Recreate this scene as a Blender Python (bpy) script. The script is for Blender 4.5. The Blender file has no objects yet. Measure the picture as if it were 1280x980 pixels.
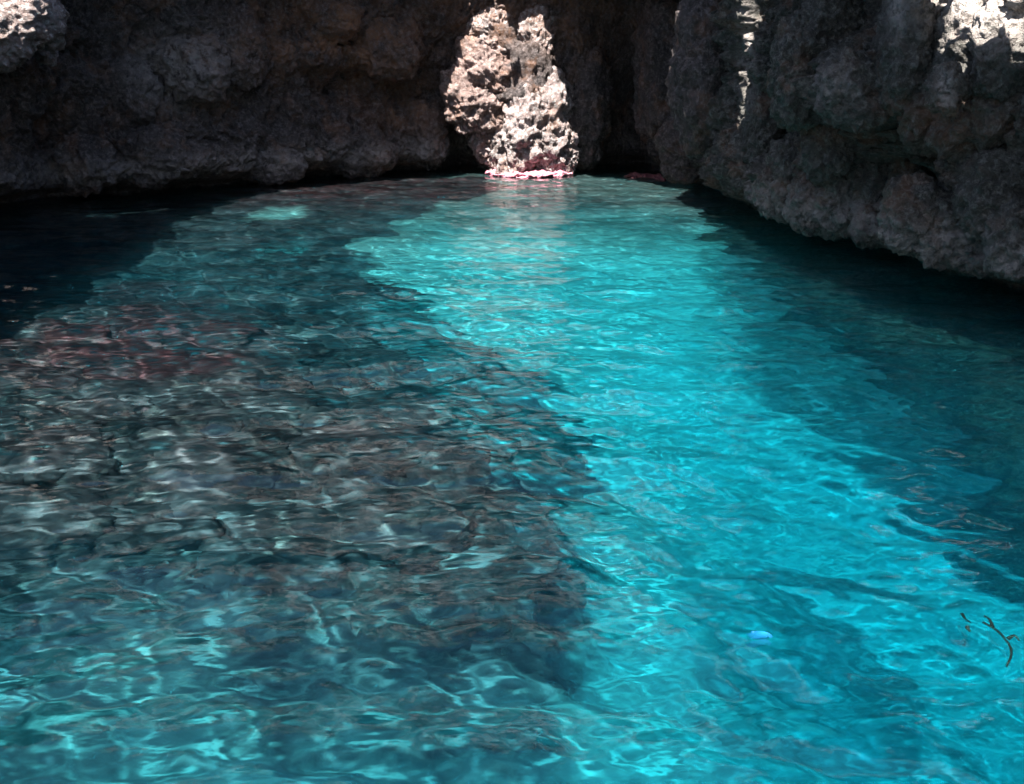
import bpy, math, random
import numpy as np
from mathutils import Vector
from mathutils.bvhtree import BVHTree

sc = bpy.context.scene
C = sc.collection
# ------------------------------------------------------------------ camera
CAM_H, F_PX, HORIZON = 2.5, 1372.0, 70.0
PITCH = math.atan((490.0 - HORIZON) / F_PX)
cd = bpy.data.cameras.new('camera'); cam = bpy.data.objects.new('camera', cd); C.objects.link(cam)
cam.location = (0, 0, CAM_H); cam.rotation_euler = (math.pi/2 - PITCH, 0, 0)
cd.sensor_width = 36.0; cd.lens = 36.0 * F_PX / 1280.0; cd.clip_start = 0.05; cd.clip_end = 3000
sc.camera = cam
# ------------------------------------------------------------------ sky and sun
LX, LY = 0.18, 0.55                       # sun travel per metre of fall
SUN = Vector((LX, LY, -1.0)).normalized()
SUN_EL = math.asin(-SUN.z)
wd = bpy.data.worlds.new('World'); sc.world = wd; wd.use_nodes = True
nt = wd.node_tree
sky = nt.nodes.new('ShaderNodeTexSky'); sky.sky_type = 'NISHITA'; sky.sun_disc = False
sky.sun_elevation = SUN_EL; sky.sun_rotation = math.atan2(-SUN.x, -SUN.y)
nt.links.new(sky.outputs[0], nt.nodes['Background'].inputs[0])
nt.nodes['Background'].inputs[1].default_value = 0.05
sl = bpy.data.lights.new('sun', 'SUN'); so = bpy.data.objects.new('sun', sl); C.objects.link(so)
sl.energy = 4.5; sl.angle = math.radians(0.5); sl.color = (1.0, 0.95, 0.88)
so.rotation_euler = SUN.to_track_quat('-Z', 'Y').to_euler(); so.location = (0, -20, 30)
vs = sc.view_settings
vs.view_transform = 'Standard'; vs.look = 'None'; vs.gamma = 1.0; vs.use_curve_mapping = False
vs.exposure = 2.4
cy = sc.cycles
cy.use_denoising = True
try:
    cy.denoiser = 'OPENIMAGEDENOISE'; cy.denoising_input_passes = 'RGB_ALBEDO_NORMAL'
except Exception:
    pass
cy.max_bounces = 8; cy.diffuse_bounces = 3; cy.glossy_bounces = 3; cy.transmission_bounces = 4
cy.transparent_max_bounces = 8; cy.volume_bounces = 1
cy.caustics_reflective = False; cy.caustics_refractive = False
cy.sample_clamp_indirect = 4.0
cy.use_adaptive_sampling = True; cy.adaptive_threshold = 0.02

# ------------------------------------------------------------------ projection helpers (used to read sizes off the photograph)
CP, SP = math.cos(PITCH), math.sin(PITCH)
def ray(u, v):
    d = np.array([u - 640.0, F_PX*CP + (490.0 - v)*SP, -F_PX*SP + (490.0 - v)*CP])
    return d / np.linalg.norm(d)
def on_water(u, v):
    d = ray(u, v); t = -CAM_H / d[2]
    return np.array([d[0]*t, d[1]*t])
def at_y(u, v, y):
    d = ray(u, v); t = y / d[1]
    return np.array([d[0]*t, y, CAM_H + d[2]*t])
def to_px(P):
    x, y, z = P[..., 0], P[..., 1], P[..., 2] - CAM_H
    f = y*CP - z*SP; up = y*SP + z*CP
    f = np.where(f < 0.3, 0.3, f)
    return 640.0 + F_PX*x/f, 490.0 - F_PX*up/f
def under(u, v, d):
    """point on a bed of depth d seen through flat water at pixel u, v"""
    r = ray(u, v); p = on_water(u, v)
    h = math.hypot(r[0], r[1]); s = h/1.33
    k = d * s / math.sqrt(1 - s*s) / h
    return np.array([p[0] + r[0]*k, p[1] + r[1]*k])

# ------------------------------------------------------------------ numpy noise
def _hash(ix, iy, iz, seed):
    h = (ix*374761393 + iy*668265263 + iz*2147483647 + seed*1274126177) & 0xFFFFFFFF
    h = ((h ^ (h >> 13)) * 1274126177) & 0xFFFFFFFF
    h = ((h ^ (h >> 16)) * 2246822519) & 0xFFFFFFFF
    return h ^ (h >> 15)
def vnoise(P, seed=0):
    """gradient noise, about -1..1"""
    I = np.floor(P).astype(np.int64); Fr = P - I
    W = Fr*Fr*Fr*(Fr*(Fr*6 - 15) + 10)
    out = np.zeros(len(P))
    for dx in (0, 1):
        wx = W[:, 0] if dx else 1 - W[:, 0]
        for dy in (0, 1):
            wy = W[:, 1] if dy else 1 - W[:, 1]
            for dz in (0, 1):
                wz = W[:, 2] if dz else 1 - W[:, 2]
                h = _hash(I[:, 0]+dx, I[:, 1]+dy, I[:, 2]+dz, seed)
                gx = (h & 1023)/511.5 - 1; gy = ((h >> 10) & 1023)/511.5 - 1; gz = ((h >> 20) & 1023)/511.5 - 1
                out += wx*wy*wz*(gx*(Fr[:, 0]-dx) + gy*(Fr[:, 1]-dy) + gz*(Fr[:, 2]-dz))
    return out*1.5
def fbm(P, o=4, seed=0, rough=0.5):
    a, s, r = 1.0, 1.0, np.zeros(len(P))
    for i in range(o):
        r += a*vnoise(P*s, seed + i*17); a *= rough; s *= 2.03
    return r
def ridged(P, o=4, seed=0, rough=0.5):
    a, s, r = 1.0, 1.0, np.zeros(len(P))
    for i in range(o):
        r += a*(1 - 2*np.abs(vnoise(P*s, seed + i*13))); a *= rough; s *= 2.07
    return r
def worley(P, seed=0):
    I = np.floor(P).astype(np.int64); f1 = np.full(len(P), 9.0); f2 = np.full(len(P), 9.0)
    for dx in (-1, 0, 1):
        for dy in (-1, 0, 1):
            for dz in (-1, 0, 1):
                c = I + np.array([dx, dy, dz])
                h = _hash(c[:, 0], c[:, 1], c[:, 2], seed)
                q = c + np.stack([(h & 1023)/1023., ((h >> 10) & 1023)/1023., ((h >> 20) & 1023)/1023.], -1)
                d = np.sqrt(((q - P)**2).sum(-1))
                f2 = np.minimum(f2, np.maximum(f1, d)); f1 = np.minimum(f1, d)
    return f1, f2
def noise2(X, Y, sc_, o=4, seed=0):
    P = np.stack([X.ravel()*sc_, Y.ravel()*sc_, np.full(X.size, seed*7.31)], -1)
    return fbm(P, o, seed).reshape(X.shape)
def in_poly(X, Y, poly):
    ins = np.zeros(X.shape, bool); n = len(poly)
    for i in range(n):
        x1, y1 = poly[i]; x2, y2 = poly[(i+1) % n]
        c = ((y1 > Y) != (y2 > Y)) & (X < (x2-x1)*(Y-y1)/(y2-y1+1e-12) + x1)
        ins ^= c
    return ins
def sdist(X, Y, poly):
    """signed distance to polygon, positive inside"""
    D = np.full(X.shape, 1e9); n = len(poly)
    for i in range(n):
        x1, y1 = poly[i]; x2, y2 = poly[(i+1) % n]
        dx, dy = x2-x1, y2-y1
        t = np.clip(((X-x1)*dx + (Y-y1)*dy)/(dx*dx+dy*dy+1e-12), 0, 1)
        D = np.minimum(D, np.hypot(X-x1-t*dx, Y-y1-t*dy))
    return np.where(in_poly(X, Y, poly), D, -D)

# ------------------------------------------------------------------ mesh helpers
def mesh_np(name, V, Q, mat, smooth=True, parent=None, attrs=None):
    me = bpy.data.meshes.new(name)
    V = np.asarray(V, np.float32); Q = np.asarray(Q, np.int32); k = Q.shape[1]
    me.vertices.add(len(V)); me.vertices.foreach_set('co', V.ravel())
    me.loops.add(Q.size); me.loops.foreach_set('vertex_index', Q.ravel())
    me.polygons.add(len(Q)); me.polygons.foreach_set('loop_start', np.arange(0, Q.size, k, dtype=np.int32))
    me.update(calc_edges=True); me.validate()
    if smooth: me.polygons.foreach_set('use_smooth', np.ones(len(me.polygons), bool))
    for an, av in (attrs or {}).items():
        a = me.attributes.new(an, 'FLOAT', 'POINT'); a.data.foreach_set('value', np.asarray(av, np.float32).ravel())
    me.materials.append(mat)
    o = bpy.data.objects.new(name, me); C.objects.link(o)
    if parent: o.parent = parent
    return o
def grid_faces(n, m, off=0):
    i = np.arange(n*m).reshape(n, m) + off
    return np.stack([i[:-1, :-1], i[:-1, 1:], i[1:, 1:], i[1:, :-1]], -1).reshape(-1, 4)
def tag(o, label, cat, group=None):
    o['label'] = label; o['category'] = cat
    if group: o['group'] = group
    return o
def empty(name, loc):
    o = bpy.data.objects.new(name, None); C.objects.link(o); o.location = loc; return o

# ------------------------------------------------------------------ materials
class NT:
    def __init__(s, name):
        s.m = bpy.data.materials.new(name); s.m.use_nodes = True; s.t = s.m.node_tree; s.t.nodes.clear()
        s.out = s.n('ShaderNodeOutputMaterial')
    def n(s, typ, **kw):
        nd = s.t.nodes.new(typ)
        for k, v in kw.items():
            if k.startswith('i_'):
                key = k[2:].replace('_', ' ')
                nd.inputs[int(key) if key.isdigit() else key].default_value = v
            else: setattr(nd, k, v)
        return nd
    def l(s, a, b): s.t.links.new(a, b)
    def math(s, op, a, b=None, clamp=False):
        nd = s.n('ShaderNodeMath', operation=op, use_clamp=clamp)
        for i, x in enumerate((a, b)):
            if x is None: continue
            if isinstance(x, (int, float)): nd.inputs[i].default_value = x
            else: s.l(x, nd.inputs[i])
        return nd.outputs[0]
    def mix(s, f, a, b):
        nd = s.n('ShaderNodeMix', data_type='RGBA')
        for i, x in ((0, f), (6, a), (7, b)):
            if isinstance(x, (int, float)): nd.inputs[i].default_value = x
            elif isinstance(x, tuple): nd.inputs[i].default_value = (*x, 1)
            else: s.l(x, nd.inputs[i])
        return nd.outputs[2]
    def noise(s, scale, detail=6, rough=0.6, vec=None, stretch=None):
        nd = s.n('ShaderNodeTexNoise'); nd.inputs['Scale'].default_value = scale
        nd.inputs['Detail'].default_value = detail; nd.inputs['Roughness'].default_value = rough
        v = vec or s.pos()
        if stretch:
            mp = s.n('ShaderNodeMapping'); mp.inputs['Scale'].default_value = stretch; s.l(v, mp.inputs[0]); v = mp.outputs[0]
        s.l(v, nd.inputs['Vector']); return nd.outputs['Fac']
    def pos(s):
        if not hasattr(s, '_p'): s._p = s.n('ShaderNodeNewGeometry')
        return s._p.outputs['Position']
    def ramp(s, f, lo, hi):
        nd = s.n('ShaderNodeMapRange'); nd.interpolation_type = 'SMOOTHSTEP'
        nd.inputs[1].default_value = lo; nd.inputs[2].default_value = hi; s.l(f, nd.inputs[0]); return nd.outputs[0]
    def attr(s, name):
        return s.n('ShaderNodeAttribute', attribute_name=name).outputs['Fac']

def rock_material(name, dark, mid, light, ochre, pale_amt, bump=0.5):
    m = NT(name)
    n1 = m.ramp(m.noise(0.9, 6, 0.62), 0.36, 0.64)
    n2 = m.ramp(m.noise(3.5, 6, 0.7), 0.38, 0.66)
    n3 = m.ramp(m.noise(13., 4, 0.75), 0.45, 0.68)
    st = m.ramp(m.noise(2.6, 7, 0.65, stretch=(1.6, 1.6, 0.22)), 0.42, 0.68)
    c = m.mix(n1, dark, mid)
    c = m.mix(m.math('MULTIPLY', n2, 0.6), c, light)
    c = m.mix(m.math('MULTIPLY', st, 0.55), c, dark)
    oc = m.math('MULTIPLY', m.ramp(m.noise(1.7, 6, 0.6), 0.5, 0.68), ochre)
    oc = m.math('ADD', oc, m.math('MULTIPLY', m.attr('ochre'), m.ramp(m.noise(2.2, 6, 0.62), 0.3, 0.6)), clamp=True)
    c = m.mix(oc, c, (0.25, 0.12, 0.065))
    c = m.mix(m.math('MULTIPLY', n3, pale_amt), c, tuple(min(0.62, x*2.2) for x in light))
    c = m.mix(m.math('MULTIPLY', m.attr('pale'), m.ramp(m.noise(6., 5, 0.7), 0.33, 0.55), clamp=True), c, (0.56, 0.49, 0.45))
    b = m.n('ShaderNodeBsdfPrincipled'); m.l(c, b.inputs['Base Color'])
    rg = m.n('ShaderNodeMapRange'); m.l(n2, rg.inputs[0]); rg.inputs[3].default_value = 0.55; rg.inputs[4].default_value = 0.95
    m.l(rg.outputs[0], b.inputs['Roughness']); b.inputs['Specular IOR Level'].default_value = 0.35
    vor = m.n('ShaderNodeTexVoronoi', feature='F1'); vor.inputs['Scale'].default_value = 9.0; m.l(m.pos(), vor.inputs['Vector'])
    hgt = m.math('ADD', m.math('MULTIPLY', m.noise(7., 5, 0.72), 1.0), m.math('MULTIPLY', vor.outputs['Distance'], 0.5))
    hgt = m.math('ADD', hgt, m.math('MULTIPLY', m.noise(34., 3, 0.7), 0.4))
    bp = m.n('ShaderNodeBump'); bp.inputs['Strength'].default_value = bump; bp.inputs['Distance'].default_value = 0.11
    m.l(hgt, bp.inputs['Height']); m.l(bp.outputs[0], b.inputs['Normal'])
    m.l(b.outputs[0], m.out.inputs[0])
    return m.m
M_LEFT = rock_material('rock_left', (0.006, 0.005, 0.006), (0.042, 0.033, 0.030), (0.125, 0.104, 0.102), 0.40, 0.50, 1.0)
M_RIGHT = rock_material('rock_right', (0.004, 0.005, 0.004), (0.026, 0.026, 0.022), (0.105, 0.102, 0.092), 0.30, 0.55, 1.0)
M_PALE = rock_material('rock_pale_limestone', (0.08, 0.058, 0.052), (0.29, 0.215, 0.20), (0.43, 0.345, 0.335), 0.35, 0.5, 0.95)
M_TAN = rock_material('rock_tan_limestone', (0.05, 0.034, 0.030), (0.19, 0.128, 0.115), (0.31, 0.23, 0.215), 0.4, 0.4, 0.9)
M_ROOF_SUN_MASK = rock_material('rock_roof_sun_mask', (0.06, 0.055, 0.05), (0.16, 0.145, 0.13), (0.26, 0.24, 0.22), 0.3, 0.3)

def m_algae(name, c1, c2):
    m = NT(name)
    c = m.mix(m.ramp(m.noise(8, 6), 0.35, 0.65), c1, c2)
    b = m.n('ShaderNodeBsdfPrincipled', i_Roughness=0.7); m.l(c, b.inputs['Base Color'])
    bp = m.n('ShaderNodeBump', i_Strength=0.6, i_Distance=0.04); m.l(m.noise(22, 6), bp.inputs['Height']); m.l(bp.outputs[0], b.inputs['Normal'])
    m.l(b.outputs[0], m.out.inputs[0]); return m.m
M_ALGAE = m_algae('pink_coralline_algae', (0.40, 0.11, 0.16), (0.60, 0.30, 0.36))
M_REDALGAE = m_algae('red_algae', (0.05, 0.009, 0.013), (0.10, 0.022, 0.03))

def m_bed():
    m = NT('seabed')
    sand = m.mix(m.ramp(m.noise(0.8, 6), 0.3, 0.7), (0.60, 0.58, 0.53), (0.72, 0.71, 0.67))
    sand = m.mix(m.math('MULTIPLY', m.ramp(m.noise(5, 6), 0.5, 0.7), 0.35), sand, (0.40, 0.38, 0.32))
    rock = m.mix(m.ramp(m.noise(1.6, 8, 0.65), 0.36, 0.66), (0.024, 0.018, 0.021), (0.175, 0.130, 0.142))
    rock = m.mix(m.math('MULTIPLY', m.ramp(m.noise(4.5, 8, 0.65), 0.52, 0.7), 0.6), rock, (0.32, 0.26, 0.25))
    rock = m.mix(m.math('MULTIPLY', m.attr('red'), m.ramp(m.noise(2.5, 7, 0.6), 0.3, 0.58), clamp=True), rock, (0.16, 0.045, 0.05))
    c = m.mix(m.attr('rocky'), sand, rock)
    b = m.n('ShaderNodeBsdfDiffuse'); m.l(c, b.inputs[0])
    m.l(b.outputs[0], m.out.inputs[0]); return m.m
M_BED = m_bed()

def m_water():
    m = NT('sea_water')
    fr = m.n('ShaderNodeFresnel', i_IOR=1.333)
    gl = m.n('ShaderNodeBsdfGlossy', i_Roughness=0.0)
    rf = m.n('ShaderNodeBsdfRefraction', i_IOR=1.333, i_Roughness=0.0)
    tr = m.n('ShaderNodeBsdfTransparent')
    rip = m.n('ShaderNodeBump', i_Strength=1.0, i_Distance=0.0026)          # capillary ripples
    m.l(m.noise(11., 2, 0.5, stretch=(0.7, 1.15, 1.0)), rip.inputs['Height'])
    for nd in (fr, gl, rf): m.l(rip.outputs[0], nd.inputs['Normal'])
    mx = m.n('ShaderNodeMixShader'); m.l(m.attr('caustic_mask'), mx.inputs[0]); m.l(rf.outputs[0], mx.inputs[1]); m.l(tr.outputs[0], mx.inputs[2])  # mask lets the sun through in a ready-made caustic pattern
    m2 = m.n('ShaderNodeMixShader'); m.l(fr.outputs[0], m2.inputs[0]); m.l(mx.outputs[0], m2.inputs[1]); m.l(gl.outputs[0], m2.inputs[2])
    m.l(m2.outputs[0], m.out.inputs['Surface'])
    va = m.n('ShaderNodeVolumeAbsorption'); va.inputs[0].default_value = (0.02, 0.890, 0.962, 1); va.inputs[1].default_value = 0.60
    vsn = m.n('ShaderNodeVolumeScatter'); vsn.inputs[0].default_value = (0.15, 0.75, 1.0, 1); vsn.inputs['Density'].default_value = 0.035
    vsn.inputs['Anisotropy'].default_value = 0.3
    ad = m.n('ShaderNodeAddShader'); m.l(va.outputs[0], ad.inputs[0]); m.l(vsn.outputs[0], ad.inputs[1])
    m.l(ad.outputs[0], m.out.inputs['Volume'])
    return m.m
M_WATER = m_water()

# ------------------------------------------------------------------ seabed
DEPTH = [(180,410,.7),(60,430,.8),(300,440,.5),(400,520,.55),(200,560,.65),(0,560,.65),(600,520,.9),(480,600,.85),(650,640,1.6),(300,700,1.7),(50,700,1.7),
         (300,850,3.4),(640,900,3.8),(100,950,3.6),(560,330,1.8),(640,280,1.4),(800,330,2.3),(800,450,2.9),(820,600,3.3),(900,750,3.6),
         (1100,700,3.8),(1200,900,3.8),(1000,950,3.2),(450,235,.5),(640,228,.5),(850,235,.7),(300,285,.9),(350,266,.9),(1000,350,3.2),
         (1200,450,4.6),(1280,600,5.0),(1100,520,4.6),(1020,450,4.0),(50,330,1.8),(0,280,1.5),(400,340,1.1),(480,420,1.6),(640,1400,4.5),(200,1400,4.2),(1100,1400,4.5)]
DXY = np.array([on_water(u, v) for u, v, d in DEPTH]); DD = np.array([d for *_, d in DEPTH])
def depth(X, Y):
    num = np.zeros(np.shape(X)); den = np.zeros(np.shape(X))
    for (x, y), d in zip(DXY, DD):
        sg = 0.35 + 0.06*max(y, 0)
        w = 1.0/((X-x)**2 + (Y-y)**2 + sg*sg)**1.8
        num += w*d; den += w
    return num/den
def bed_pt(u, v):
    d = 2.0
    for _ in range(12):
        p = under(u, v, d); d = 0.5*d + 0.5*float(depth(p[0], p[1]))
    return np.array([p[0], p[1], -d])
SHELF_AND_SHADE = [(-900,470),(-700,330),(-200,262),(0,250),(130,243),(215,236),(300,228),(470,222),(600,222),(640,235),(560,258),(440,310),(470,345),(560,420),(640,462),(700,505),(742,590),(748,680),(742,770),(705,850),(690,1000),(640,1600),(-900,1600)]  # far left corner also darkens the bed to deepen shade below the wall
SHELF2 = [(860,730),(960,700),(1060,730),(1150,800),(1190,900),(1180,1010),(900,1010),(930,900),(870,820)]
SHELF3 = [(850,224),(874,250),(880,300),(890,380),(922,440),(950,520),(1000,560),(1060,592),(1150,662),(1280,770),(1500,930),(1900,900),(1700,500),(1290,364),(1080,302),(955,262),(900,222)]
SPOT = [(312,268),(335,260),(375,260),(392,268),(360,276),(318,277)]
RED = [(-50,470),(60,405),(130,350),(260,365),(330,420),(280,470),(120,480)]
P_SHELF = [bed_pt(*p)[:2] for p in SHELF_AND_SHADE]; P_SHELF2 = [bed_pt(*p)[:2] for p in SHELF2]
P_SHELF3 = [bed_pt(*p)[:2] for p in SHELF3]
P_SPOT = [bed_pt(*p)[:2] for p in SPOT]; P_RED = [bed_pt(*p)[:2] for p in RED]
def axis(segs):
    a = [segs[0][0]]
    for x0, x1, st in segs:
        n = max(1, int(round((x1-x0)/st))); a += list(np.linspace(x0, x1, n+1)[1:])
    return np.array(a)
bx = axis([(-60,-14,4),(-14,-9,.25),(-9,8,.05),(8,60,4)]); by = axis([(-80,0,4),(0,3,.2),(3,16,.05),(16,30,.09),(30,60,5)])
BX, BY = np.meshgrid(bx, by)
s1 = sdist(BX, BY, P_SHELF) + 0.35*noise2(BX, BY, 0.9, 4, 3)
s2 = sdist(BX, BY, P_SHELF2) + 0.4*noise2(BX, BY, 0.9, 4, 4)
spt = sdist(BX, BY, P_SPOT) + 0.15*noise2(BX, BY, 1.5, 3, 5)
def sst(x, a, b):
    t = np.clip((x-a)/(b-a), 0, 1); return t*t*(3-2*t)
s3 = sdist(BX, BY, P_SHELF3) + 0.25*noise2(BX, BY, 0.9, 4, 9)
fade = 1 - sst(6.0 - BY + 0.9*noise2(BX, BY, 1.2, 4, 10), -.3, 2.0)*(BX < 2)
rocky = np.maximum(sst(s1, -.08, .12)*(.70 + .30*fade), 0.75*sst(s2, -.1, .4))
rocky = np.maximum(rocky, (.86 + .12*sst(BX - .9 - .16*BY + .5*noise2(BX, BY, .5, 3, 15), 0, 2.5))*sst(s3, -.15 - .4*sst(BY, 8, 14), .15 + .5*sst(BY, 8, 14)))
rocky = np.maximum(rocky, .62*sst(BY + .8*noise2(BX, BY, .6, 4, 13), 16.0, 19.5) + .25*sst(noise2(BX, BY, .35, 3, 14), .1, .6)) * (1 - .75*sst(spt + .25*noise2(BX, BY, 3., 3, 16), -.1, .25))
red = sst(sdist(BX, BY, P_RED) + .5*noise2(BX, BY, .8, 3, 6), -.3, .4) + 0.6*sst(BY, 18, 21)
BZ = -depth(BX, BY)
P3 = np.stack([BX.ravel(), BY.ravel(), np.zeros(BX.size)], -1)
f1, f2 = worley(P3*1.7, 5)
lump = np.clip(1 - f1*f1*1.3, 0, 1).reshape(BX.shape)
BZ += rocky*(0.36*lump - 0.1 + 0.16*noise2(BX, BY, 2.2, 5, 7)) + 0.05*noise2(BX, BY, 1.2, 3, 8)
BZ = np.minimum(BZ, -0.12)
bed = mesh_np('seabed', np.stack([BX, BY, BZ], -1).reshape(-1, 3), grid_faces(*BX.shape), M_BED, attrs={'rocky': rocky, 'red': np.clip(red, 0, 1)})  # rocky also carries the painted shade at the far left
bed['kind'] = 'structure'

# ------------------------------------------------------------------ water
wx = axis([(-400,-60,60),(-60,-14,6),(-14,-9.5,.3),(-9.5,7.5,.020),(7.5,14,.3),(14,60,6),(60,400,60)])
wy = [2.2]
while wy[-1] < 24.8: wy.append(wy[-1] + 0.011 + 0.0021*wy[-1])
wy = np.concatenate([axis([(-900,-60,80),(-60,-4,6),(-4,2.0,.3)]), np.array(wy), axis([(25.2,34,1.),(34,80,8)])])
WX, WY = np.meshgrid(wx, wy)
rng = np.random.default_rng(11)
H = np.zeros(WX.shape); HXX = H.copy(); HYY = H.copy(); HXY = H.copy()
NW = 110
for i in range(NW):
    Lw = 0.10*(25.0**((i + rng.random())/NW))
    a = rng.normal(0, 0.62) + math.pi/2 - 0.15
    k = 2*math.pi/Lw; kx, ky = k*math.cos(a), k*math.sin(a)
    slope = 0.0165*(1.0 if Lw > .27 else (Lw/.24)**0.5)*(1.0 if Lw < 1 else (1/Lw)**0.7)
    A = slope/k
    # gusts: each train lives in patches
    ph = kx*WX + ky*WY + rng.random()*6.283
    S = np.sin(ph)*A
    H += S; HXX -= kx*kx*S; HYY -= ky*ky*S; HXY -= kx*ky*S
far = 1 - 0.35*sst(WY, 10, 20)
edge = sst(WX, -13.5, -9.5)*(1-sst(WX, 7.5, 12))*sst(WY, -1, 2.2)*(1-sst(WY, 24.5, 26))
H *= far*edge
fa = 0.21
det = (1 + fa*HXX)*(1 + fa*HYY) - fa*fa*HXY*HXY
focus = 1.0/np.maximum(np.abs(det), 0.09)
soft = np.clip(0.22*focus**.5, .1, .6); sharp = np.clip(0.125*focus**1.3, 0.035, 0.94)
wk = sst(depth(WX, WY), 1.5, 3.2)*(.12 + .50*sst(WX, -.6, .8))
caustic_mask = sharp + (soft - sharp)*wk              # painted caustics: light pattern put into transparency, sharp over shallows, softer over depth
caustic_mask = caustic_mask + (caustic_mask.mean() - caustic_mask)*.55*sst(WY, 9, 19)      # flatten the painted caustics with distance
caustic_mask = caustic_mask*edge + 0.3*(1-edge)
print('caustic mask mean', caustic_mask[edge > .9].mean(), np.percentile(caustic_mask[edge > .9], [10, 50, 75, 90, 97]), 'H rms', H.std())
n, m = WX.shape
V = np.stack([WX, WY, H], -1).reshape(-1, 3)
Vb = np.stack([WX, WY, np.full(WX.shape, -9.0)], -1)
# closed body: wavy top, side skirts, flat bottom
ring = np.concatenate([np.arange(m), np.arange(1, n)*m + m-1, (n-1)*m + np.arange(m-2, -1, -1), np.arange(n-2, 0, -1)*m])
Vr = V[ring].copy(); Vr[:, 2] = -9.0
nb = len(V); k = len(ring)
Q = [grid_faces(n, m)]
j = np.arange(k); j2 = (j+1) % k
Q.append(np.stack([ring[j2], ring[j], nb+j, nb+j2], -1))
cen = nb + k
Vall = np.vstack([V, Vr, [[0, -100, -9.0]]])
Q.append(np.stack([np.full(k, cen), np.full(k, cen), nb+j2, nb+j], -1)[:, 1:][:, [0, 1, 2, 2]])
Qt = Q.pop()
me_q = np.vstack(Q)
water = None
def water_obj():
    me = bpy.data.meshes.new('water')
    tri = np.stack([np.full(k, cen), nb+j2, nb+j], -1)
    me.vertices.add(len(Vall)); me.vertices.foreach_set('co', Vall.astype(np.float32).ravel())
    loops = np.concatenate([me_q.ravel(), tri.ravel()]).astype(np.int32)
    st = np.concatenate([np.arange(0, me_q.size, 4), me_q.size + np.arange(0, tri.size, 3)]).astype(np.int32)
    me.loops.add(len(loops)); me.loops.foreach_set('vertex_index', loops)
    me.polygons.add(len(st)); me.polygons.foreach_set('loop_start', st)
    me.update(calc_edges=True)
    sm = np.ones(len(st), bool); sm[len(grid_faces(n, m)):] = False
    me.polygons.foreach_set('use_smooth', sm)
    a = me.attributes.new('caustic_mask', 'FLOAT', 'POINT')
    a.data.foreach_set('value', np.concatenate([caustic_mask.ravel(), np.full(k+1, .3)]).astype(np.float32))
    me.materials.append(M_WATER)
    o = bpy.data.objects.new('water', me); C.objects.link(o); o['kind'] = 'structure'
    return o
water = water_obj()

# ------------------------------------------------------------------ cave walls
PATH = [(-12.5,-14),(-12.3,-4),(-12,4),(-11.5,10),(-10.6,15)] + \
       [tuple(on_water(u, v)) for u, v in ((0,256),(100,247),(230,236),(400,220),(520,213),(590,211),(720,211),(775,213),(840,216),(900,221),(925,244),(955,265),(1000,278),(1080,302),(1160,327),(1230,347),(1285,364),(1400,400))] + \
       [(6.1,7),(6.5,2),(6.8,-6),(7,-14)]
PATH = np.array(PATH)
seg = np.hypot(*np.diff(PATH, axis=0).T); cum = np.concatenate([[0], np.cumsum(seg)])
sd = np.arange(0, cum[-1], 0.02)
px = np.interp(sd, cum, PATH[:, 0]); py = np.interp(sd, cum, PATH[:, 1])
def gsm(a, w):
    kx = np.arange(-3*w, 3*w+1); g = np.exp(-.5*(kx/w)**2); g /= g.sum()
    return np.convolve(np.pad(a, 3*w, mode='edge'), g, 'valid')
spx, spy = gsm(px, 12), gsm(py, 12)
bxn, byn = gsm(px, 60), gsm(py, 60)
tx, ty = np.gradient(bxn), np.gradient(byn); ln = np.hypot(tx, ty)
NX, NY = ty/ln, -tx/ln                      # points into the cave
def s_at(pt): return sd[np.argmin((spx-pt[0])**2 + (spy-pt[1])**2)]
S_L = s_at(on_water(0, 256)) - 1.5; S_C = s_at(on_water(655, 211)); S_R0 = s_at(on_water(915, 235)); S_R1 = s_at((5.9, 9.0))
zz = axis([(-5,-1,.25),(-1,-.1,.06),(-.1,4.4,.024),(4.4,7.2,.15)])
# carve / bulge list in photograph pixels: u, v, ru, rv, metres (positive = towards the cave)
FEAT_L = [(585,185,22,45,-1.6),(560,60,40,60,-.5),(70,195,35,60,-.7),(775,150,32,140,-2.2),(740,60,30,60,.3),(440,70,110,18,.35),(430,110,90,25,-.3),
          (250,185,160,45,.35),(330,150,20,70,-.3),(130,60,60,40,-.4),(220,60,60,30,.3),(700,60,60,80,.2),(540,20,90,40,.3)]
FEAT_R = [(860,110,50,160,.7),(920,120,10,120,-.8),(1190,110,75,60,1.0),(1130,60,18,70,.5),(1060,150,60,50,-.4),(1090,215,45,45,.45),(1000,60,40,60,.4),
          (1240,260,60,60,.3),(1180,220,60,30,-.5),(960,200,25,60,.3),(1030,215,40,50,.25)]
def stains_and_sun(P):
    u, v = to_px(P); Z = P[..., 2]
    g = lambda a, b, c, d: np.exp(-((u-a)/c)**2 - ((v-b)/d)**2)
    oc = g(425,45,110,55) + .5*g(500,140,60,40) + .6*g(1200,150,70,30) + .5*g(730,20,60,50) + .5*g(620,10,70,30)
    pale = .5*g(225,80,60,45) + .3*np.exp(-((Z-.5)/.25)**2)*(u < 600) + 1.0*g(1240,0,75,50) + .8*g(1183,112,12,20) + .6*g(935,40,10,70) + .5*g(1120,10,10,36) + .35*g(1040,110,30,30)  # upper right blobs paint the rock whiter at its sunlit spots
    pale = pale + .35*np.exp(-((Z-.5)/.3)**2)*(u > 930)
    return np.clip(oc, 0, 1), np.clip(pale, 0, 1)
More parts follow.
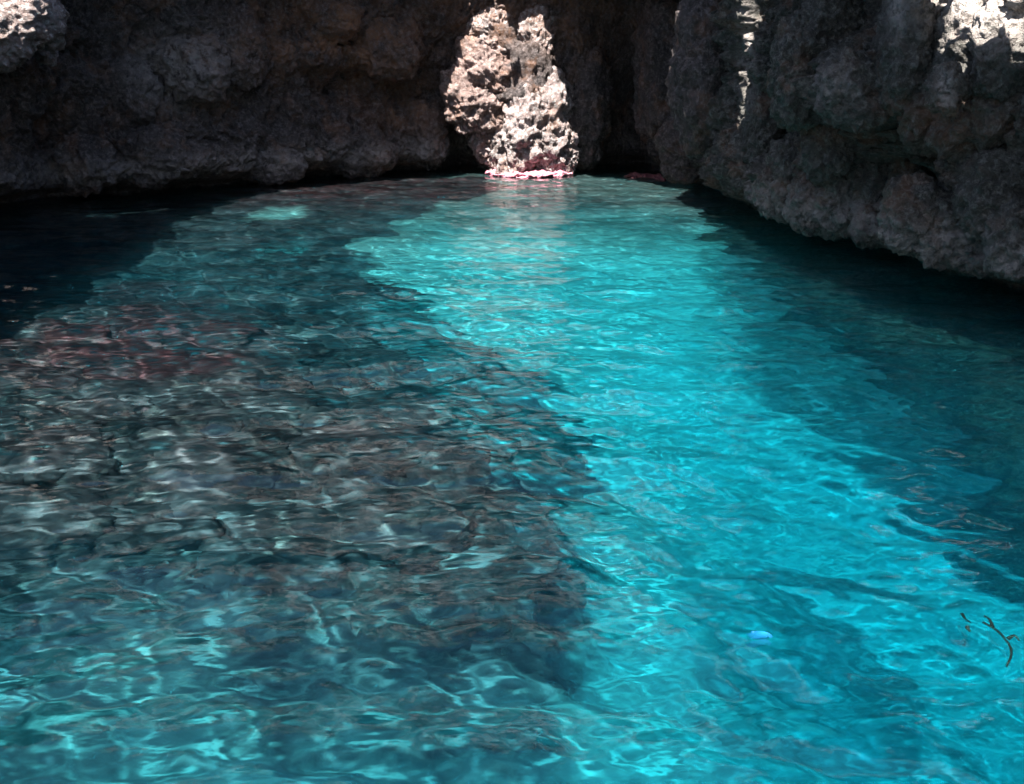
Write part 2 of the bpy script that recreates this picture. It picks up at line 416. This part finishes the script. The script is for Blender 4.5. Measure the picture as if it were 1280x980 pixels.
def wall(name, s0, s1, step, feats, mat, style, seed):
    ss = axis([(s0, s1, step)])
    X0 = np.interp(ss, sd, spx); Y0 = np.interp(ss, sd, spy)
    nx = np.interp(ss, sd, NX); ny = np.interp(ss, sd, NY)
    X, Z = np.meshgrid(X0, zz); Y = np.meshgrid(Y0, zz)[0]; nX = np.meshgrid(nx, zz)[0]; nY = np.meshgrid(ny, zz)[0]
    off = 0.10*np.clip(Z-1, 0, 9)                                     # leans inward with height
    off = off - (.25 if style == 'lumpy' else .45)*np.exp(-((Z-0.02)/0.16)**2) + (.06 if style == 'lumpy' else .25)*np.exp(-((Z-.55)/.35)**2)   # wave-cut notch and lip
    off = off + 0.9*sst(-Z, .3, 2.5)
    P = np.stack([X + nX*off, Y + nY*off, Z], -1)
    u, v = to_px(P)
    for fu, fv, ru, rv, amt in feats:
        off = off + amt*np.exp(-((u-fu)/ru)**2 - ((v-fv)/rv)**2)
    q = np.stack([X + nX*off, Y + nY*off, Z], -1).reshape(-1, 3)
    g = fbm(q/2.6, 3, seed)*0.40
    wq = q + 0.25*np.stack([fbm(q/.9, 3, seed+5), fbm(q/.9, 3, seed+6), fbm(q/.9, 3, seed+7)], -1)
    if style == 'lumpy':
        a, b = worley(wq*np.array([1.3, 1.1, 0.6]), seed+1)
        g += 0.55*(np.sqrt(np.clip(1.15 - a*a, 0, 2)) - .8) + 0.26*np.clip(b-a, 0, .3)/.3
        g += 0.16*ridged(wq*np.array([1.9, 1.9, .45]), 3, seed+12, .55)
        a, b = worley(wq*np.array([3.3, 2.8, 1.4]), seed+2)
        g += 0.17*(np.sqrt(np.clip(1.15 - a*a, 0, 2)) - .8) + 0.11*np.clip(b-a, 0, .25)/.25
    else:
        a, b = worley(wq*np.array([1.1, 1.1, 0.55]), seed+1)
        g += 0.22*(1-a) + 0.12*np.clip(b-a, 0, .3)/.3
        a, b = worley(wq*np.array([2.9, 2.9, 1.5]), seed+2)
        g += 0.10*(1-a) + 0.04*np.clip(b-a, 0, .25)/.25
        g += 0.07*ridged(wq*np.array([3.5, 3.5, .7]), 3, seed+3)
    g += 0.10*ridged(q*2.6, 4, seed+4, .6) + 0.045*ridged(wq*7.5, 3, seed+11, .6) + 0.035*fbm(q*7, 4, seed+8, .6) - 0.05*np.clip(vnoise(q*5.5, seed+9)-.25, 0, 1)*2
    g = g.reshape(X.shape)
    g *= 0.35 + 0.65*sst(np.abs(Z), 0, .5)
    tot = off + g
    P = np.stack([X + nX*tot, Y + nY*tot, Z + 0.10*fbm(q*1.5, 3, seed+10).reshape(X.shape)*sst(Z, .1, .6)], -1)
    u, v = to_px(P)
    oc, pale = stains_and_sun(P)
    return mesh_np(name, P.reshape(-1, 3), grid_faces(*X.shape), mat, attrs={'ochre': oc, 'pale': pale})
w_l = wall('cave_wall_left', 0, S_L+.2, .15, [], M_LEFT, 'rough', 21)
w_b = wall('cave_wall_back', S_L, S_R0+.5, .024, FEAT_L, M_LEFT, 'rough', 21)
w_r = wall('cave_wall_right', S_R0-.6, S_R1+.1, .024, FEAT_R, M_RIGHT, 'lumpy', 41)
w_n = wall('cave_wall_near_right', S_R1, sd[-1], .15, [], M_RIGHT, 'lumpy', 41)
for o in (w_l, w_b, w_r, w_n): o['kind'] = 'structure'

# ------------------------------------------------------------------ ray-casting against what stands so far (to seat rocks on the walls)
def bvh_of(objs):
    vs_, fs_ = [], []
    for o in objs:
        b = len(vs_); mw = o.matrix_world
        me = o.data; co = np.empty(len(me.vertices)*3, np.float32); me.vertices.foreach_get('co', co); co = co.reshape(-1, 3)
        org = np.zeros(3); p = o
        while p is not None: org = org + np.array(p.location); p = p.parent
        vs_.extend(map(tuple, co + org)); fs_.extend([tuple(b+i for i in f.vertices) for f in me.polygons])
    return BVHTree.FromPolygons(vs_, fs_)
WALLS = bvh_of([w_b, w_r])
def hit(u, v, bvh=None):
    d = ray(u, v); r = (bvh or WALLS).ray_cast(Vector((0, 0, CAM_H)), Vector(d), 80)
    return np.array(r[0]) if r[0] is not None else None

# ------------------------------------------------------------------ rock lumps
def cube_sphere(n):
    V, Q, idx = [], [], {}
    t = np.tan(np.linspace(-math.pi/4, math.pi/4, n+1))
    def vid(p):
        k = tuple(np.round(p, 6))
        if k not in idx: idx[k] = len(V); V.append(p)
        return idx[k]
    for ax in range(3):
        for sg in (-1, 1):
            for i in range(n):
                for j in range(n):
                    c = []
                    for a, b in ((t[i], t[j]), (t[i+1], t[j]), (t[i+1], t[j+1]), (t[i], t[j+1])):
                        p = np.zeros(3); p[ax] = sg; p[(ax+1) % 3] = a; p[(ax+2) % 3] = b; c.append(vid(p))
                    Q.append(c if sg > 0 else c[::-1])
    V = np.array(V); V /= np.linalg.norm(V, axis=1)[:, None]
    return V, np.array(Q)
CS = {n: cube_sphere(n) for n in (14, 30, 48)}
def rock(name, c, r, mat, parent, seed, n=48, rough=1.0, tilt=0.0, power=2.4):
    """one lump of rock: superellipsoid with broken, pitted skin; tilt leans it sideways with height"""
    V, Q = CS[n]
    k = (np.abs(V)**power).sum(1)**(-1/power)
    B = V*k[:, None]*np.array(r)
    B[:, 0] += tilt*B[:, 2]
    q = B + np.array(c)
    s = float(min(r)); 
    d = 0.34*s*fbm(q/(1.0*s), 3, seed) + rough*(0.15*s*ridged(q/(.55*s), 4, seed+3, .6))
    if n > 20:
        a, b = worley(q/(.42*s), seed+1); d += rough*0.16*s*(0.6-a)
        a, b = worley(q/.13, seed+2); d += rough*0.035*(.6-a)
        d += rough*0.04*ridged(q*8, 3, seed+5, .6)
    B = B + V*d[:, None]
    org = np.array(parent.location) if parent else np.zeros(3)
    if parent and parent.parent: org = org + np.array(parent.parent.location)
    oc, pale = stains_and_sun(B + np.array(c))
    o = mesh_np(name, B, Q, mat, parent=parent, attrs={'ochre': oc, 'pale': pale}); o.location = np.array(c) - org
    return o
def px_rock(name, u, v, ru, rv, y, mat, parent, seed, depth_r=None, **kw):
    c = at_y(u, v, y); sx = y*CP/F_PX*1.02
    rx, rz = ru*sx, rv*sx
    return rock(name, c, (rx, depth_r or .5*(rx+rz), rz), mat, parent, seed, **kw)

# sunlit pillar of pale limestone against the back wall
yc = float(on_water(655, 212)[1])
pillar = empty('limestone_outcrop', (at_y(655, 212, yc)[0], yc, 0))
tag(pillar, 'tall pale limestone pillar in full sun against the dark back wall', 'rock')
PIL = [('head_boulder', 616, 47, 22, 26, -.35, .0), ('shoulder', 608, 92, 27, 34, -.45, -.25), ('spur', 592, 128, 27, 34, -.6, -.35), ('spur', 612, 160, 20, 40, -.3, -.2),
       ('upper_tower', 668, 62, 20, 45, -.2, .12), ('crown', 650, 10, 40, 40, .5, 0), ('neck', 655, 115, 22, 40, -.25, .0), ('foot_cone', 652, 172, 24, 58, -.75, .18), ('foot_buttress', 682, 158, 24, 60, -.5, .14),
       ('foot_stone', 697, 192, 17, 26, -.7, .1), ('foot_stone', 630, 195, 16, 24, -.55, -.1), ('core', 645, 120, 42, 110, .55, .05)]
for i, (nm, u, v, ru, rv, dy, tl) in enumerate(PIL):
    px_rock(nm, u, v, ru, rv, yc + dy, M_LEFT if nm in ('core', 'neck', 'crown') else M_TAN if nm in ('shoulder', 'spur') else M_PALE, pillar, 300+i*7, tilt=tl, rough=1.1)  # core and neck in darker rock, shade between the lobes put into colour

def mass(name, label, cat, items, mat, seed, group=None):
    """a rock mass of several lobes seated on the wall: part name, u, v, ru, rv, metres in front of the wall"""
    hs = [hit(u, v) for _, u, v, *_ in items]
    h0 = next(h for h in hs if h is not None)
    e = empty(name, (h0[0], h0[1], 0)); tag(e, label, cat, group)
    for k_, ((nm, u, v, ru, rv, fw), h) in enumerate(zip(items, hs)):
        h = h if h is not None else h0
        px_rock(nm, u, v, ru, rv, h[1] + .12*ru/20 - fw, mat, e, seed + k_*11, n=30, rough=.9)
    return e
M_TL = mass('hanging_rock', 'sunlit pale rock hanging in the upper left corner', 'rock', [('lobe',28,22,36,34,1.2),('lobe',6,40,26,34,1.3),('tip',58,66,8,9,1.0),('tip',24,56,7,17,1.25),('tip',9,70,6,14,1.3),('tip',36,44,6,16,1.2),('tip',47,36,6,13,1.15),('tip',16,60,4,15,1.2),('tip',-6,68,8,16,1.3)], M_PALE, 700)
M_TR = mass('hanging_rock', 'brown knobbly rock mass hanging over the right wall with white sunlit spots', 'rock',
            [('lobe',1165,130,30,48,.1),('stalactite',1128,60,20,70,.2),('lobe',1215,150,38,36,.2),('lobe',1260,60,30,50,.1),('lobe',1205,70,26,60,.15),('lobe',1165,25,34,34,.1),('lobe',1252,140,36,32,.15),('lobe',1184,112,15,22,.75)], M_RIGHT, 600)
M_BU = mass('rock_buttress', 'broad dark vertical rock buttress between the black cleft and the right wall', 'rock',
            [('foot',865,185,32,40,-.25),('flank',832,80,28,100,.0),('flank',880,80,28,100,.1),('rib',852,120,20,90,.25)], M_LEFT, 650)
KN = [(1092,220,30,36),(1050,250,26,40),(985,225,20,45),(1010,255,18,32),(1140,270,26,40),(1180,290,30,36),(1245,240,34,52),(1070,110,38,34),(1000,90,26,60),
      (1225,305,30,30),(950,170,16,60),(1140,215,24,30),(1040,30,36,34),(965,240,14,26),(1095,280,26,22),(1035,180,22,40),(1215,215,26,30),(1270,300,26,40)]
lumps_r, lumps_l = [], []
for i, (u, v, ru, rv) in enumerate(KN):
    h = hit(u, v)
    if h is not None: lumps_r.append(px_rock('rock_knob', u, v, ru, rv, h[1] + .14*ru/20, M_RIGHT, w_r, 500+i*11, n=30, rough=.9))
KL = [(190,195,40,26),(110,205,30,28),(340,205,36,20),(450,195,40,18),(245,90,34,30),(395,25,46,30),(480,60,36,30),(730,130,26,70),(530,170,22,36),(300,60,24,40),(160,120,30,36)]
for i, (u, v, ru, rv) in enumerate(KL):
    h = hit(u, v)
    if h is not None: lumps_l.append(px_rock('rock_knob', u, v, ru, rv, h[1] + .17*ru/20, M_LEFT, w_b, 760+i*11, n=30, rough=.9))

# pink algae crust at the foot of the pillar and further right
def crust(name, pts, width, label, seed, mat):
    P = np.array(pts); t = np.linspace(0, 1, 160); cu = np.linspace(0, 1, len(P))
    X = np.interp(t, cu, P[:, 0]); Y = np.interp(t, cu, P[:, 1])
    a = np.linspace(0, 2*math.pi, 28, endpoint=False)
    T, A = np.meshgrid(t, a, indexing='ij')
    q = np.stack([np.interp(T, cu, P[:, 0]).ravel(), np.interp(T, cu, P[:, 1]).ravel(), A.ravel()], -1)
    end = np.sqrt(np.clip(1-(2*T-1)**6, 0, 1))
    r = (.8 + .9*fbm(np.stack([q[:, 0]*5, np.cos(A).ravel()*1.2, np.sin(A).ravel()*1.2], -1), 4, seed).reshape(T.shape))*end
    Yv = np.interp(T, cu, P[:, 1]) + width*np.cos(A)*r; Zv = .015 + .085*np.sin(A)*r; Xv = np.interp(T, cu, P[:, 0])
    V = np.stack([Xv, Yv, Zv], -1).reshape(-1, 3)
    i = np.arange(len(t)*28).reshape(len(t), 28)
    Q = np.stack([i[:-1], np.roll(i, -1, 1)[:-1], np.roll(i, -1, 1)[1:], i[1:]], -1).reshape(-1, 4)[:, ::-1]
    return tag(mesh_np(name, V, Q, mat), label, 'algae', 'algae crusts along the far waterline')
crust('algae_crust', [on_water(606,217.5), on_water(640,220.5), on_water(680,220.5), on_water(716,217.5)], .26, 'bright pink algae crust at the waterline of the sunlit pale outcrop', 1, M_ALGAE)
crust('algae_crust', [on_water(780,222), on_water(810,223), on_water(832,225)], .14, 'dark red algae crust at the waterline right of the sunlit outcrop', 2, M_REDALGAE)

# ------------------------------------------------------------------ small drifting things
def plain(name, col, rough=.6):
    m = NT(name); b = m.n('ShaderNodeBsdfPrincipled', i_Roughness=rough)
    m.l(m.mix(m.noise(30, 3), tuple(c*.8 for c in col), col), b.inputs['Base Color']); m.l(b.outputs[0], m.out.inputs[0]); return m.m
def under_at(u, v, d):
    p = under(u, v, d); return np.array([p[0], p[1], -d])
def tube_geo(pts, r0, r1, V, Q, sides=6):
    P = np.array(pts); cu = np.arange(len(P)); t = np.linspace(0, len(P)-1, 8*len(P))
    c = np.stack([np.interp(t, cu, P[:, k]) for k in range(3)], -1)
    c = np.stack([gsm(c[:, k], 3) for k in range(3)], -1)
    T = np.gradient(c, axis=0); T /= np.linalg.norm(T, axis=1)[:, None]
    a = np.cross(T, [0, 0, 1.0]); a /= np.linalg.norm(a, axis=1)[:, None]; b = np.cross(T, a)
    base = len(V)
    for i in range(len(c)):
        r = r0 + (r1-r0)*i/(len(c)-1)
        for k in range(sides):
            w = 2*math.pi*k/sides; V.append(c[i] + r*(math.cos(w)*a[i] + math.sin(w)*b[i]))
    for i in range(len(c)-1):
        for k in range(sides):
            k2 = (k+1) % sides; Q.append((base+i*sides+k, base+i*sides+k2, base+(i+1)*sides+k2, base+(i+1)*sides+k))
M_WEED = plain('seaweed', (0.02, 0.03, 0.02))
for lab, strands in (('long thin dark seaweed strand drifting in the bright cyan strip at right', [[(1226,776),(1240,784),(1252,792),(1262,806),(1264,818),(1258,830)],[(1240,784),(1236,772),(1228,768)],[(1258,796),(1268,792),(1274,798)]]),
                     ('short dark seaweed strand left of the long one in the cyan strip', [[(1200,766),(1204,774),(1212,780)],[(1207,783),(1212,789)]])):
    V_, Q_ = [], []
    for st in strands: tube_geo([under_at(u, v, .13) for u, v in st], .010, .004, V_, Q_)
    tag(mesh_np('seaweed_strand', np.array(V_), np.array(Q_), M_WEED), lab, 'seaweed', 'drifting seaweed strands')
c0 = under_at(948, 797, .07)
gu, gv = np.meshgrid(np.linspace(-1, 1, 15), np.linspace(-1, 1, 11))
wd_ = np.sqrt(np.clip(1-gu**2, 0, 1))**.8
lx = .045*gu + .012*gv; ly = .030*gv*wd_ - .02*gu; lz = .012*np.sin(2.2*gu) + .008*gv**2
top = np.stack([lx, ly, lz], -1).reshape(-1, 3); bot = top - [0, 0, .004]
fq = grid_faces(11, 15)
tag(mesh_np('blue_scrap', np.vstack([top, bot]) + c0, np.vstack([fq, fq[:, ::-1] + 165]), plain('bright_blue', (0.03, 0.30, 0.75), .3)), 'small bright blue scrap drifting just under the surface in the foreground', 'scrap')

# ------------------------------------------------------------------ boulders lying on the shelf
rb = random.Random(4)
placed = []
for i in range(400):
    u, v = rb.uniform(-40, 760), rb.uniform(330, 960)
    p = bed_pt(u, v)
    if p[1] < 6.2 or float(sdist(np.array([p[0]]), np.array([p[1]]), P_SHELF)[0]) < .3: continue
    r = rb.uniform(.16, .42)
    if any(math.hypot(p[0]-a, p[1]-b) < .7*(r+c) for a, b, c in placed): continue
    placed.append((p[0], p[1], r))
for i, (x, y, r) in enumerate(placed[:70]):
    d = float(depth(x, y)); hz = min(r*.7, d*.5)
    o = rock('boulder', np.array([x, y, -d + .25*hz]), (r*rb.uniform(.8, 1.3), r, hz), M_BED, bed, 900+i*5, n=14)
    nv = len(o.data.vertices)
    a = o.data.attributes.new('rocky', 'FLOAT', 'POINT'); a.data.foreach_set('value', np.full(nv, 1.0, np.float32))
    rv_ = float(sst(sdist(np.array([x]), np.array([y]), P_RED), -.3, .4)[0])
    a = o.data.attributes.new('red', 'FLOAT', 'POINT'); a.data.foreach_set('value', np.full(nv, rv_, np.float32))

# ------------------------------------------------------------------ unseen overhanging roof, its openings shaped to throw the wanted sun patches
def sun_plane(p): return np.array([p[0] + LX*p[2], p[1] + LY*p[2]])        # slide a point along the sunlight to sea level
EDGE = [(-420,640),(-150,520),(0,440),(60,408),(130,358),(195,322),(215,298),(250,272),(300,250),(370,238),(450,229),(560,222),(600,216),(720,214),(740,221),(800,227),(845,236),(880,258),(925,300),(1000,355),(1110,420),(1300,490),(1600,600),(2100,800)]
OPEN = [tuple(sun_plane(bed_pt(u, v))) for u, v in EDGE]
OPEN = [(-9,-60),(-8.5,-2),(-7.5,3)] + OPEN + [(5.2,-3),(5.5,-60)]
LIT = bvh_of([w_b, w_r] + [c for e in (pillar, M_TL, M_TR, M_BU) for c in e.children] + lumps_r + lumps_l)
spots = []
def lit_poly(poly, step, r, ymax=99, gap=.3):
    us = [p[0] for p in poly]; vs_ = [p[1] for p in poly]
    for u in np.arange(min(us), max(us)+.1, step):
        for v in np.arange(min(vs_), max(vs_)+.1, step):
            if in_poly(np.array([u]), np.array([v]), poly)[0]:
                h = hit(u, v, LIT)
                if h is not None and h[1] < ymax and all(g is None or g[1] < ymax for g in (hit(u+4, v+4, LIT), hit(u+4, v-4, LIT), hit(u-4, v+4, LIT))):
                    g = sun_plane(h)
                    if fbm(np.array([[g[0]*2.6, g[1]*2.6, 3.3]]), 3, 77)[0] < gap: spots.append((*g, r))
lit_poly([(597,24),(628,20),(640,50),(634,90),(625,130),(610,155),(602,178),(560,138),(574,90)], 4, .10, yc+.3)
lit_poly([(655,26),(672,24),(684,62),(686,100),(698,130),(713,212),(613,214),(626,165),(644,112),(658,95)], 4, .10, yc+.3)
ytl = M_TL.location.y - .25
lit_poly([(-20,-30),(56,-30),(58,14),(44,28),(34,50),(20,62),(-20,70)], 5, .09, ytl, .6)
lit_poly([(49,57),(66,57),(68,76),(49,76)], 4, .07, ytl)
lit_poly([(918,-75),(952,-75),(944,24),(936,40),(930,92),(924,92),(930,40)], 3, .05)
lit_poly([(1112,-20),(1126,-20),(1128,30),(1116,38)], 3, .05)
lit_poly([(1172,-20),(1280,-20),(1280,60),(1262,40),(1240,52),(1222,50),(1216,66),(1210,40),(1200,12),(1172,8)], 5, .07)
lit_poly([(1172,98),(1186,94),(1194,130),(1182,128)], 3, .06)
spots = np.array(spots)
MX, MY = np.meshgrid(np.arange(-17, 11.01, .11), np.arange(-12, 34.01, .11))
mk = sdist(MX, MY, OPEN) + 0.16*noise2(MX, MY, 1.6, 4, 12)
hole = mk > 0
cellx = ((spots[:, 0] + 17)/.11); celly = ((spots[:, 1] + 12)/.11)
for (sx, sy, r), cx, cy_ in zip(spots, cellx, celly):
    i0, j0 = int(round(cy_)), int(round(cx)); w = int(r/.11) + 2
    ys, xs = slice(max(0, i0-w), i0+w+1), slice(max(0, j0-w), j0+w+1)
    hole[ys, xs] |= (MX[ys, xs]-sx)**2 + (MY[ys, xs]-sy)**2 < r*r
def shade_poly(poly, step, r):
    us = [p[0] for p in poly]; vs_ = [p[1] for p in poly]
    for u in np.arange(min(us), max(us)+.1, step):
        for v in np.arange(min(vs_), max(vs_)+.1, step):
            if in_poly(np.array([u]), np.array([v]), poly)[0]:
                h = hit(u, v, LIT)
                if h is None: continue
                sx, sy = sun_plane(h); i0, j0 = int(round((sy+12)/.11)), int(round((sx+17)/.11)); w = int(r/.11) + 2
                ys, xs = slice(max(0, i0-w), i0+w+1), slice(max(0, j0-w), j0+w+1)
                hole[ys, xs] &= (MX[ys, xs]-sx)**2 + (MY[ys, xs]-sy)**2 > r*r
shade_poly([(75,2),(545,2),(550,130),(580,190),(580,200),(400,210),(75,232)], 6, .14)
shade_poly([(545,-10),(590,-10),(590,18),(560,80)], 5, .12)
shade_poly([(705,0),(915,0),(920,100),(925,225),(805,205),(720,190)], 6, .14)
shade_poly([(845,185),(935,185),(960,255),(930,242),(900,226),(845,222)], 4, .16)
shade_poly([(930,120),(1160,150),(1280,200),(1280,340),(960,250)], 7, .14)
nr, mr = MX.shape
ZU = 4.75 + .3*noise2(MX, MY, .35, 4, 31) + .08*noise2(MX, MY, 1.8, 3, 32)
ZT = 5.7 + .3*noise2(MX, MY, .3, 5, 33)
solid = ~(hole[:-1, :-1] | hole[1:, :-1] | hole[:-1, 1:] | hole[1:, 1:])
iu = np.arange(nr*mr).reshape(nr, mr); it = iu + nr*mr
QU = np.stack([iu[:-1, :-1], iu[1:, :-1], iu[1:, 1:], iu[:-1, 1:]], -1)[solid]
QT = np.stack([it[:-1, :-1], it[:-1, 1:], it[1:, 1:], it[1:, :-1]], -1)[solid]
sp_ = np.pad(solid, 1)
QS = []
for (di, dj), (a, b) in {(-1, 0): ((0, 0), (0, 1)), (1, 0): ((1, 1), (1, 0)), (0, -1): ((1, 0), (0, 0)), (0, 1): ((0, 1), (1, 1))}.items():
    nb_ = sp_[1+di:sp_.shape[0]-1+di, 1+dj:sp_.shape[1]-1+dj]
    I, J = np.nonzero(solid & ~nb_)
    QS.append(np.stack([iu[I+a[0], J+a[1]], iu[I+b[0], J+b[1]], it[I+b[0], J+b[1]], it[I+a[0], J+a[1]]], -1))
VU = np.stack([MX - LX*ZU, MY - LY*ZU, ZU], -1).reshape(-1, 3); VT = np.stack([MX - LX*ZT, MY - LY*ZT, ZT], -1).reshape(-1, 3)
Qr = np.vstack([QU, QT] + QS); Vr_ = np.vstack([VU, VT])
used = np.unique(Qr); rem = np.full(len(Vr_), -1); rem[used] = np.arange(len(used))
roof = mesh_np('cave_roof_sun_mask', Vr_[used], rem[Qr], M_ROOF_SUN_MASK, smooth=False); roof['kind'] = 'structure'

# cliff that rises behind the opening, in the sun, seen only mirrored in the water
cx_ = np.linspace(-16, 10, 160); cz = np.linspace(4.6, 15, 80)
CX, CZ = np.meshgrid(cx_, cz); q = np.stack([CX.ravel(), np.zeros(CX.size), CZ.ravel()], -1)
CY = 25.0 + .12*(CZ-5.5) + .02*(CX+2)**2*0 + (1.2*fbm(q/3, 4, 61) + .5*ridged(q/1.2, 4, 62)).reshape(CX.shape)
cl = mesh_np('upper_cliff', np.stack([CX, CY, CZ], -1).reshape(-1, 3), grid_faces(*CX.shape)[:, ::-1], M_PALE); cl['kind'] = 'structure'
